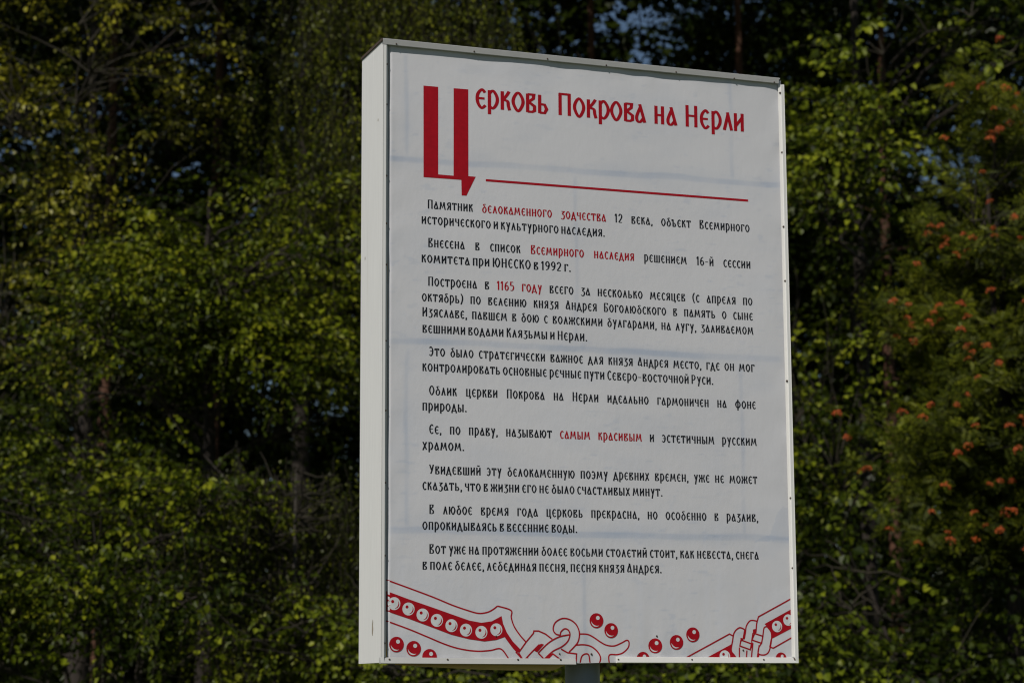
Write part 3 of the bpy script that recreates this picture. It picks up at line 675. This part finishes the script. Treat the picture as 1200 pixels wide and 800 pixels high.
def make_tree(name, label, cat, base, lobes, kind, mat, bark='bark', trunk_top=None, trunk_r=.14, n_limb=14, n_branch=150, per=14,
              scale=1.0, group=None, tone=.0, gaps=(), droop=0.0, lean=(0, 0), stems=1, shell=.45, twigs=True, seed=0, spread=.22, tsd=.25, clump=.60, clf=1.25):
    """lobes: list of (cx,cy,cz,rx,ry,rz) in metres relative to the base"""
    global rng
    rng = np.random.default_rng(1000+seed)
    t = thing(name, base, 0, label, cat, group)
    lobes = np.array(lobes, float); vol = lobes[:, 3]*lobes[:, 4]*lobes[:, 5]; vol = vol/vol.sum()
    top = trunk_top or (lobes[:, 2]+lobes[:, 5]*.6).max()
    trunks = []
    for s_ in range(stems):
        lo = lobes[s_ % len(lobes)] if stems > 1 else None
        ex, ey = (lo[0]*.8, lo[1]*.8) if lo is not None else lean
        n = 9; z = np.linspace(-.15, top if lo is None else lo[2]+lo[5]*.5, n)
        q = np.linspace(0, 1, n)
        P = np.stack([ex*q**1.3+rng.normal(0, .05*trunk_r*4, n)*q, ey*q**1.3+rng.normal(0, .05*trunk_r*4, n)*q, z], 1)
        r = trunk_r*(1-.86*q)*(1+.5*np.exp(-q*14)); trunks.append((P, r))
        V, I, S_ = tubes([(P, r)], 9 if trunk_r > .08 else 6)
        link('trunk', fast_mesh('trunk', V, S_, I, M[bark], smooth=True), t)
    def rand_in(n, sh=shell):
        k = rng.choice(len(lobes), n, p=vol); d = rng.normal(size=(n, 3)); d /= np.linalg.norm(d, axis=1)[:, None]
        rr = (sh+(1-sh)*rng.random(n))**.6
        return lobes[k, :3]+d*rr[:, None]*lobes[k, 3:6], k
    # limbs: from a trunk into the crown
    tips, ks = rand_in(n_limb, .3)
    limbs = []
    for i in range(n_limb):
        P, r = trunks[i % stems]; tip = tips[i]
        zs = P[:, 2]; want = tip[2]-(.15+.5*rng.random())*np.hypot(tip[0]-P[:, 0].mean(), tip[1]-P[:, 1].mean())-.15
        want = min(max(want, zs[1]*.5+.1), zs[-1]*.97)
        st = np.array([np.interp(want, zs, P[:, 0]), np.interp(want, zs, P[:, 1]), want])
        r0 = min(np.interp(want, zs, r)*.40, .014+.010*np.linalg.norm(tip-st))
        LP = bend(st, tip, .10*(1-droop*2), 7); lr = np.linspace(r0, .008, 7); limbs.append((LP, lr))
        if twigs:
            V, I, S_ = tubes([(LP, lr)], 6)
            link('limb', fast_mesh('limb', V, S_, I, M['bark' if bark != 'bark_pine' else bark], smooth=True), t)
    allp = np.concatenate([l[0][2:] for l in limbs]+[P[3:] for P, r in trunks])
    ends, kk = rand_in(n_branch)
    sp_pos, sp_dir = [], []; thin = []
    for e in ends:
        d = np.linalg.norm((allp-e)*np.array([1, 1, 1.25])+np.array([0, 0, .25*np.linalg.norm(e-allp.mean(0))]), axis=1)
        st = allp[np.argmin(d+rng.random(len(d))*.4)]
        if np.linalg.norm(e-st) > 2.2*max(.6, spread*5): st = e+(st-e)/np.linalg.norm(st-e)*2.0*max(.6, spread*5)
        bp = bend(st, e, .05-.10*droop, 5); thin.append((bp, np.linspace(.010, .003, 5)))
        n = max(2, int(per*rng.uniform(.6, 1.3))); tt = rng.uniform(.25, 1.0, n)**.8*4; i0 = np.clip(tt.astype(int), 0, 3); f = (tt-i0)[:, None]
        p = bp[i0]*(1-f)+bp[i0+1]*f; L_ = spread*rng.uniform(.3, 1.6, (n, 1))
        dirn = (bp[-1]-bp[0])/(np.linalg.norm(bp[-1]-bp[0])+1e-6)
        off = rng.normal(size=(n, 3))*np.array([1, 1, .38]); p = p+off*L_
        dv = dirn*.8+off*.9; sp_pos.append(p); sp_dir.append(dv)
    P = np.concatenate(sp_pos); Dv = np.concatenate(sp_dir) + np.array([-.25, -.55, 0])      # shoots lean out to the light
    b = np.array(base)
    keep = np.ones(len(P), bool)
    for gx_, gy_, gz_, gr in gaps: keep &= np.linalg.norm(P+b-np.array([gx_, gy_, gz_]), axis=1) > gr*(0.75+.5*rng.random(len(P)))
    keep &= P[:, 2]+b[2] > .12
    nz = .65*vnoise3((P+b)*clf, seed)+.35*vnoise3((P+b)*clf*2.3, seed+9)
    keep &= nz+rng.normal(0, .04, len(P)) > np.quantile(nz, clump)
    P, Dv = P[keep], Dv[keep]
    n = len(P); tp = templates(kind); which = rng.integers(0, len(tp), n)
    az = np.arctan2(Dv[:, 1], Dv[:, 0]); el = np.clip(np.arctan2(Dv[:, 2], np.hypot(Dv[:, 0], Dv[:, 1]))*.6+rng.normal(0, .25, n), -.9, .8)
    if kind == 'birch': el = rng.normal(0, .1, n)
    R = rotz(az) @ roty(-el) @ rotx(rng.normal(0, .45 if kind != 'birch' else .15, n)); sc = scale*rng.uniform(.75, 1.2, n)
    if kind == 'rowan': R = rotx(rng.normal(.75, .3, n)) @ R      # feathery leaves tip towards the light
    btone = rng.normal(0, tsd*.75, n)+.55*(vnoise(P[:, 0]*1.1+P[:, 1]*.7+seed, P[:, 2]*1.3, seed)-.5)  # random leaf tone, spread widened to stand for lit and shaded clumps
    Vs, Is, Ss, Ts, TW = [], [], [], [], []; off = 0
    for k, (V0, F0, S0, own, nl, twig) in enumerate(tp):
        m = which == k; c = int(m.sum())
        if not c: continue
        V = np.einsum('nij,vj->nvi', R[m]*sc[m][:, None, None], V0)+P[m][:, None, :]
        Vs.append(V.reshape(-1, 3)); Is.append((F0[None, :]+(np.arange(c)*len(V0))[:, None]+off).ravel()); Ss.append(np.tile(S0, c)); off += c*len(V0)
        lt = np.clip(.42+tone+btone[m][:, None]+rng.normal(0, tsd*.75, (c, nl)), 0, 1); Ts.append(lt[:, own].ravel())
        if twigs and base[1] < 23.5:
            tw = np.einsum('nij,vj->nvi', R[m]*sc[m][:, None, None], np.array(twig))+P[m][:, None, :]
            TW += [(q, np.linspace(.0030, .0014, len(q))) for q in tw]
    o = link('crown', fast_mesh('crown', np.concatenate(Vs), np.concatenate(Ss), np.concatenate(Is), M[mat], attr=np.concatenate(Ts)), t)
    o['kind'] = 'stuff'
    if twigs:
        V, I, S_ = tubes(thin, 4); V2, I2, S2 = tubes(TW, 3) if TW else (np.zeros((0, 3)), np.zeros(0, int), np.zeros(0, int))
        o = link('twigs', fast_mesh('twigs', np.concatenate([V, V2]), np.concatenate([S_, S2]), np.concatenate([I, I2+len(V)]), M['twig'], smooth=True), t); o['kind'] = 'stuff'
    return t, P, R

F_ = 2600.0
def at(px, py, y):          # place a measured direction of the photograph at a distance y (metres along the view over the ground)
    r = Fw + R2*((px-600)/F_) - U2*((py-400)/F_)
    k = y/r.y; return (r.x*k, y, EYE+r.z*k)
def lobe(px, py, y, rpx, rpy, depth, base):
    c = at(px, py, y); k = y/F_
    return (c[0]-base[0], c[1]-base[1], c[2], rpx*k, depth, rpy*k)
# openings where the sky shows between the crowns
HOLES = [(12, 172, 22), (210, 48, 14), (295, 48, 12), (258, 70, 7), (728, 28, 26), (775, 60, 20), (798, 38, 18), (1095, 190, 16), (1115, 205, 26), (1130, 235, 14), (5, 545, 12), (105, 300, 9), (88, 365, 7), (210, 208, 9), (1065, 15, 12), (965, 134, 7), (30, 365, 10), (55, 650, 7)]
def gaps(y0, extra):
    out = []
    for px, py, r in HOLES:
        for dy in (-3.6, -2.7, -1.8, -.9, 0, .9, 1.8, 2.7, 3.6):
            y = y0+dy; c = at(px, py, y); out.append((*c, r*y/F_*.95+extra))
    return out

def tree_at(px, y, **k):
    x = at(px, 700, y)[0]; base = (x, y, 0)
    L_ = [lobe(*l, base) for l in k.pop('L')]
    return make_tree(base=base, lobes=L_, gaps=gaps(y, .105*k.get('scale', 1.0)), **k)

# near layer
rowan = tree_at(1195, 18.5, name='rowan_tree', label='rowan with feathery leaves and orange red berry clusters, right of the sign board', cat='tree', kind='rowan', mat='leaf_rowan', seed=1,
    L=[(1165, 170, 18.3, 65, 110, .8), (1150, 250, 18.1, 60, 70, .7), (1140, 380, 18.2, 100, 80, .9), (1190, 480, 18.0, 110, 90, 1.0), (1090, 520, 18.3, 90, 80, .8), (1230, 250, 18.5, 110, 170, 1.1), (1160, 610, 18.1, 120, 70, .8), (1280, 450, 18.6, 110, 200, 1.1)],
    trunk_r=.09, n_limb=18, n_branch=370, per=10, spread=.18, stems=2, scale=1.0, tone=.07, clump=.25)
linden_r = tree_at(1020, 22.6, name='linden_tree', label='linden with pale heart shaped leaves, growing between the sign board and the rowan', cat='tree', kind='linden', mat='leaf_linden', seed=2,
    L=[(1000, 250, 21.0, 100, 120, 1.3), (1000, 180, 20.6, 70, 90, .9), (1010, 110, 21.6, 90, 70, 1.2), (960, 400, 20.6, 70, 120, 1.2), (1080, 90, 21.3, 90, 110, 1.2), (1150, 60, 21.8, 120, 90, 1.3), (1010, 560, 20.8, 100, 90, 1.2), (1030, -230, 21.3, 190, 110, 1.7), (1180, -380, 21.3, 210, 130, 1.8), (1000, -440, 21.3, 180, 110, 1.7)],  # highest lobes lie out of view, added to shade the trees behind
    trunk_r=.10, n_limb=24, n_branch=400, per=13, tone=.04, tsd=.28)
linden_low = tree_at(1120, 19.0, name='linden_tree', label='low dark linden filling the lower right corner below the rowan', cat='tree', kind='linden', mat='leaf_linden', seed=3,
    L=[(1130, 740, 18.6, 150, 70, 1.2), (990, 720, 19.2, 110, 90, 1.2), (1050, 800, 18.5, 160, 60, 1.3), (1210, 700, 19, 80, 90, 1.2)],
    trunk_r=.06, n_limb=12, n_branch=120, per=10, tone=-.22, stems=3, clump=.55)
behind = tree_at(858, 22.4, name='alder_tree', label='leafy dark alder standing directly behind the sign board', cat='tree', kind='broad', mat='leaf_green', seed=4,
    L=[(700, 420, 21, 200, 260, 1.4), (820, 740, 20.5, 170, 90, 1.2), (600, 740, 20.8, 170, 90, 1.2), (900, 600, 20.5, 80, 160, 1.2), (640, 90, 22, 130, 40, 1.0)],
    trunk_r=.085, trunk_top=6.3, n_limb=22, n_branch=190, per=9, tone=-.05)
# left side
aspen = tree_at(95, 21.6, name='aspen_tree', label='tall aspen with glittering yellow green leaves in the upper left corner', cat='tree', kind='broad', mat='leaf_yellow', seed=5,
    L=[(60, 70, 20.0, 110, 80, 1.3), (190, 60, 20.6, 110, 90, 1.3), (60, 250, 20.2, 100, 110, 1.2), (150, 140, 19.8, 110, 70, 1.1), (-60, 140, 20.3, 120, 140, 1.3), (150, -60, 20.8, 220, 90, 1.4), (20, 380, 20.0, 90, 80, 1.1), (60, -260, 20.5, 200, 120, 1.6), (240, -400, 21, 220, 130, 1.7), (-60, -430, 20.5, 180, 130, 1.6)],  # lobes far above the frame are unseen, added to throw shade behind
    trunk_r=.10, n_limb=26, n_branch=400, per=12, tone=.10, tsd=.27)
maple = tree_at(240, 19.5, name='alder_tree', label='broad bright green alder left of the sign board at mid height', cat='tree', kind='broad', mat='leaf_green', seed=6,
    L=[(180, 400, 19.0, 120, 90, 1.1), (310, 360, 19.3, 110, 100, 1.1), (380, 270, 19.8, 80, 70, 1.0), (120, 500, 19.2, 120, 80, 1.1), (330, 470, 19.4, 100, 70, 1.0), (220, 310, 20.0, 90, 60, 1.0)],
    trunk_r=.12, n_limb=20, n_branch=250, per=15, tone=.06, tsd=.27)
birch_t = tree_at(350, 23.0, name='birch_tree', label='tall weeping birch with fine hanging leaves beside the top left of the board', cat='tree', kind='birch', mat='leaf_birch', bark='bark', seed=7,
    L=[(370, 60, 21.2, 80, 90, 1.1), (400, 170, 21.0, 70, 100, 1.0), (450, -20, 21.8, 120, 80, 1.2), (365, 250, 21.2, 60, 70, 1.0), (520, 30, 22.2, 110, 70, 1.1), (430, -220, 22, 160, 110, 1.6), (520, -380, 22, 190, 130, 1.7)],  # last two lobes are out of sight, added to shade deeper layers
    trunk_r=.13, n_limb=20, n_branch=380, per=14, droop=1.0, tone=.14, spread=.28, clump=.3)
birch_b = tree_at(345, 18.0, name='birch_tree', label='slender weeping birch low beside the bottom left of the sign board', cat='tree', kind='birch', mat='leaf_birch', bark='bark_birch', seed=8,
    L=[(340, 590, 18.0, 80, 80, .8), (400, 640, 18.2, 60, 90, .8), (280, 560, 18.3, 60, 60, .8), (330, 700, 18.1, 90, 60, .8)],
    trunk_r=.05, n_limb=12, n_branch=130, per=13, droop=1.0, tone=.0, spread=.22, trunk_top=3.4)
bush_l = tree_at(140, 17.0, name='hazel_bush', label='spreading hazel bush with layered green sprays in the lower left corner', cat='bush', kind='broad', mat='leaf_green', seed=9,
    L=[(100, 640, 17.0, 120, 70, .9), (180, 720, 16.8, 140, 60, 1.0), (40, 740, 17.2, 120, 70, 1.0), (210, 600, 17.3, 90, 60, .9), (-60, 640, 17.3, 100, 120, 1.0), (90, 810, 16.9, 200, 50, 1.1)],
    trunk_r=.035, n_limb=18, n_branch=230, per=12, stems=4, tone=-.07, tsd=.26)
bush_m = tree_at(370, 17.2, name='hazel_bush', label='yellow green bush with bright leaves under the bottom left corner of the sign board', cat='bush', kind='linden', mat='leaf_linden', seed=10,
    L=[(370, 760, 17.2, 110, 50, .9), (290, 740, 17.4, 90, 50, .9), (480, 800, 17.3, 120, 35, 1.0), (610, 815, 17.5, 130, 35, 1.0)],
    trunk_r=.03, n_limb=12, n_branch=100, per=9, stems=4, tone=.06, scale=.8)
bush_r = tree_at(800, 17.6, name='hazel_bush', label='bright leaved low bush just below the bottom right edge of the sign board', cat='bush', kind='linden', mat='leaf_linden', seed=11,
    L=[(790, 815, 17.6, 130, 35, 1.0), (900, 800, 17.9, 90, 60, 1.0), (960, 770, 18.1, 60, 70, .9)],
    trunk_r=.03, n_limb=10, n_branch=70, per=9, stems=3, tone=-.04, scale=.85)
maple_ul = tree_at(90, 23.5, name='alder_tree', label='dark alder in the shade behind the aspen at the left edge', cat='tree', kind='small', mat='leaf_shaded', seed=12,
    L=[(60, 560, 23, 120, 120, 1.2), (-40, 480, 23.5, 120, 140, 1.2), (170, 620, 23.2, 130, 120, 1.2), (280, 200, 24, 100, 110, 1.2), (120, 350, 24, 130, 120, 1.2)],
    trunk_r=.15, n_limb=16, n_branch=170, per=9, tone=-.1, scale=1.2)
# middle layer behind, its shade put into the leaf colour
k_ = 0
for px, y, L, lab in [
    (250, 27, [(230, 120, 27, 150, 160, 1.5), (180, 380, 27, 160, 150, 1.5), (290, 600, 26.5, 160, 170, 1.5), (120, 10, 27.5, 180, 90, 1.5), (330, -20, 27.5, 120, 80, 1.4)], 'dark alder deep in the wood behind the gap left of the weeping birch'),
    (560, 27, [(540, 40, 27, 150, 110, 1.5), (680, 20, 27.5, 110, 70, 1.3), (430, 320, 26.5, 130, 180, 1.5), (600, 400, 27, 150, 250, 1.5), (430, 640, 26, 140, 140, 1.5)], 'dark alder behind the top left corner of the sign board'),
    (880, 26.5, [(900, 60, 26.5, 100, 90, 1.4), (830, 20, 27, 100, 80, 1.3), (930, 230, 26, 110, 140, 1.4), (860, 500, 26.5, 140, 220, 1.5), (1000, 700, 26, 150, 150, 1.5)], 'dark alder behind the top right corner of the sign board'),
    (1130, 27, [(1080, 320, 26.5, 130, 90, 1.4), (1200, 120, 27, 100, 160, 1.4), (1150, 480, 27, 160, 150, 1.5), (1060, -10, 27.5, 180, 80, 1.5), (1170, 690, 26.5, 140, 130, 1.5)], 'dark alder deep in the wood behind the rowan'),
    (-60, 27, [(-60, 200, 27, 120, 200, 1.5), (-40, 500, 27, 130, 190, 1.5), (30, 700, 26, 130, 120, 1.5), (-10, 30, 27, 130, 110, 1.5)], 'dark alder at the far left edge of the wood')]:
    tree_at(px, y, name='alder_tree', label=lab, cat='tree', kind='small', mat='leaf_shaded', seed=20+k_, L=L, trunk_r=.16, n_limb=14, n_branch=170, per=10, scale=1.75, clump=.2,
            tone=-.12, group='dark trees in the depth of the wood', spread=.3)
    k_ += 1
# tall pines; crowns above the picture are unseen, added to shade the wood
for i, (px, y, lab) in enumerate([
    (-120, 22.5, 'tall unseen pine added beyond the left edge to shade the wood'), (118, 24.0, 'pine with a reddish trunk showing through the aspen'),
    (246, 25.0, 'slim pine in the dark gap left of the birch'), (480, 23.5, 'tall pine behind the top left corner of the board'),
    (700, 26.0, 'pine with a dark trunk rising above the middle of the board'), (880, 25.5, 'pine with a reddish trunk above the right part of the board'),
    (1052, 26.0, 'pine with an orange brown trunk beside the upper right linden'), (1290, 23.0, 'tall unseen pine added beyond the right edge to shade the wood')]):
    L = [(px-30, -170, y, 170, 120, 1.9), (px+50, -330, y-.5, 190, 130, 2.1), (px, -480, y, 150, 120, 1.8)]
    pt = tree_at(px, y, name='pine_tree', label=lab, cat='tree', kind='needle', mat='needle', bark='bark_pine', seed=40+i, L=L, trunk_r=.10, n_limb=14, n_branch=100, per=8,
            tone=0, scale=2.1, group='pines standing in the wood', spread=.3, trunk_top=14.0, clump=.15)[0]
    for q in range(5):          # bare dead branches below the crown
        z0 = rng.uniform(3.5, 9); a0 = rng.uniform(0, 6.28); l0 = rng.uniform(.6, 1.5)
        bp = bend((0, 0, z0), (l0*math.cos(a0), l0*math.sin(a0), z0+rng.uniform(-.15, .2)), .03, 7, .10)
        V, I, S_ = tubes([(bp, np.linspace(.022, .006, 7))], 5)
        link('dead_branch', fast_mesh('dead_branch', V, S_, I, M['bark_pine'], smooth=True), pt)
# far row
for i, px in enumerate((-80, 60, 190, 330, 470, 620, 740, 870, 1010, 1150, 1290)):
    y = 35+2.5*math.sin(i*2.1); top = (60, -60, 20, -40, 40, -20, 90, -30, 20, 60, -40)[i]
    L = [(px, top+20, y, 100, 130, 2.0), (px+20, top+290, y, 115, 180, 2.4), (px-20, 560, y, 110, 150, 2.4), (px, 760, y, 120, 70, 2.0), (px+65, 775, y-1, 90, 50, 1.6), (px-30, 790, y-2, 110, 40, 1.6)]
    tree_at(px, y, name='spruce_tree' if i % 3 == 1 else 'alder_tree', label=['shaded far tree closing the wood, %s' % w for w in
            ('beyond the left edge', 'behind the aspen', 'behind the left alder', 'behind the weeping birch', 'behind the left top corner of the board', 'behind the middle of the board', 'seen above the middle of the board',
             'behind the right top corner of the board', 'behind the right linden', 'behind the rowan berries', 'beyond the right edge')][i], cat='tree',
            kind='needle' if i % 3 == 1 else 'mass', mat='needle' if i % 3 == 1 else 'leaf_shaded', bark='bark', seed=60+i, L=L, trunk_r=.17, n_limb=12, n_branch=160, per=10, scale=2.3, clump=.08,
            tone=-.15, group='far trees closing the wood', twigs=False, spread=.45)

# rowan berries: hanging flat-topped bunches on the outer twigs
def berry_cluster_mesh(s):
    r = random.Random(s); V, F = [], []
    ico = [(0, 0, 1), (.89, 0, .45), (.28, .85, .45), (-.72, .53, .45), (-.72, -.53, .45), (.28, -.85, .45), (.72, .53, -.45), (-.28, .85, -.45), (-.89, 0, -.45), (-.28, -.85, -.45), (.72, -.53, -.45), (0, 0, -1)]
    fa = [(0, 1, 2), (0, 2, 3), (0, 3, 4), (0, 4, 5), (0, 5, 1), (1, 6, 2), (2, 7, 3), (3, 8, 4), (4, 9, 5), (5, 10, 1), (2, 6, 7), (3, 7, 8), (4, 8, 9), (5, 9, 10), (1, 10, 6), (11, 7, 6), (11, 8, 7), (11, 9, 8), (11, 10, 9), (11, 6, 10)]
    for b in range(26):
        a = r.uniform(0, 6.28); q = math.sqrt(r.random()); x, y, z = q*.040*math.cos(a)*1.2, q*.040*math.sin(a), -.03*q*q+r.uniform(-.014, .010); n = len(V); R_ = .0062*r.uniform(.85, 1.15)
        V += [(x+p[0]*R_, y+p[1]*R_, z+p[2]*R_) for p in ico]; F += [tuple(n+k for k in f) for f in fa]
    me = bpy.data.meshes.new('berry_cluster'); me.from_pydata(V, [], F); me.materials.append(M['berry']); me.polygons.foreach_set('use_smooth', [True]*len(F)); return me
bm_ = [berry_cluster_mesh(i) for i in range(5)]
rt, RP, RR = rowan
rbase = np.array(rt.location)
rr = np.random.default_rng(3)
wp = RP+rbase
Fv = np.array(Fw); dz = (wp-np.array([0, 0, EYE])) @ Fv
sx_ = 600+F_*((wp-np.array([0, 0, EYE])) @ np.array(R2))/dz; sy_ = 400-F_*((wp-np.array([0, 0, EYE])) @ np.array(U2))/dz
# bunches hang at the outer, sunny face of the crown: the foremost twigs of every half metre or so
cellk = (np.floor(wp[:, 0]/.42)*1000+np.floor(wp[:, 2]/.42)).astype(int)
lim = {}
for c_, y_ in zip(cellk, wp[:, 1]): lim[c_] = min(lim.get(c_, 99), y_)
cand = np.where((wp[:, 1] < np.array([lim[c_] for c_ in cellk])+.28) & (wp[:, 0] < 5.2))[0]
score = vnoise(wp[cand, 0]*1.3+7, wp[cand, 2]*1.3, 5)+rr.random(len(cand))*1.0+.6*np.clip((wp[cand, 2]-4.6)/1.5, 0, 1)
pick = cand[np.argsort(-score)[:300]]
for i, j in enumerate(pick):
    o = link('berry_cluster', bm_[i % 5], rt); p = RP[j]+np.array([rr.normal(0, .03), -.15, -.02+rr.normal(0, .03)])
    o.location = p; s_ = rr.uniform(.6, 1.0); o.scale = (s_, s_, s_); o.rotation_euler = (rr.normal(0, .35), rr.normal(0, .35), rr.uniform(0, 6.28))
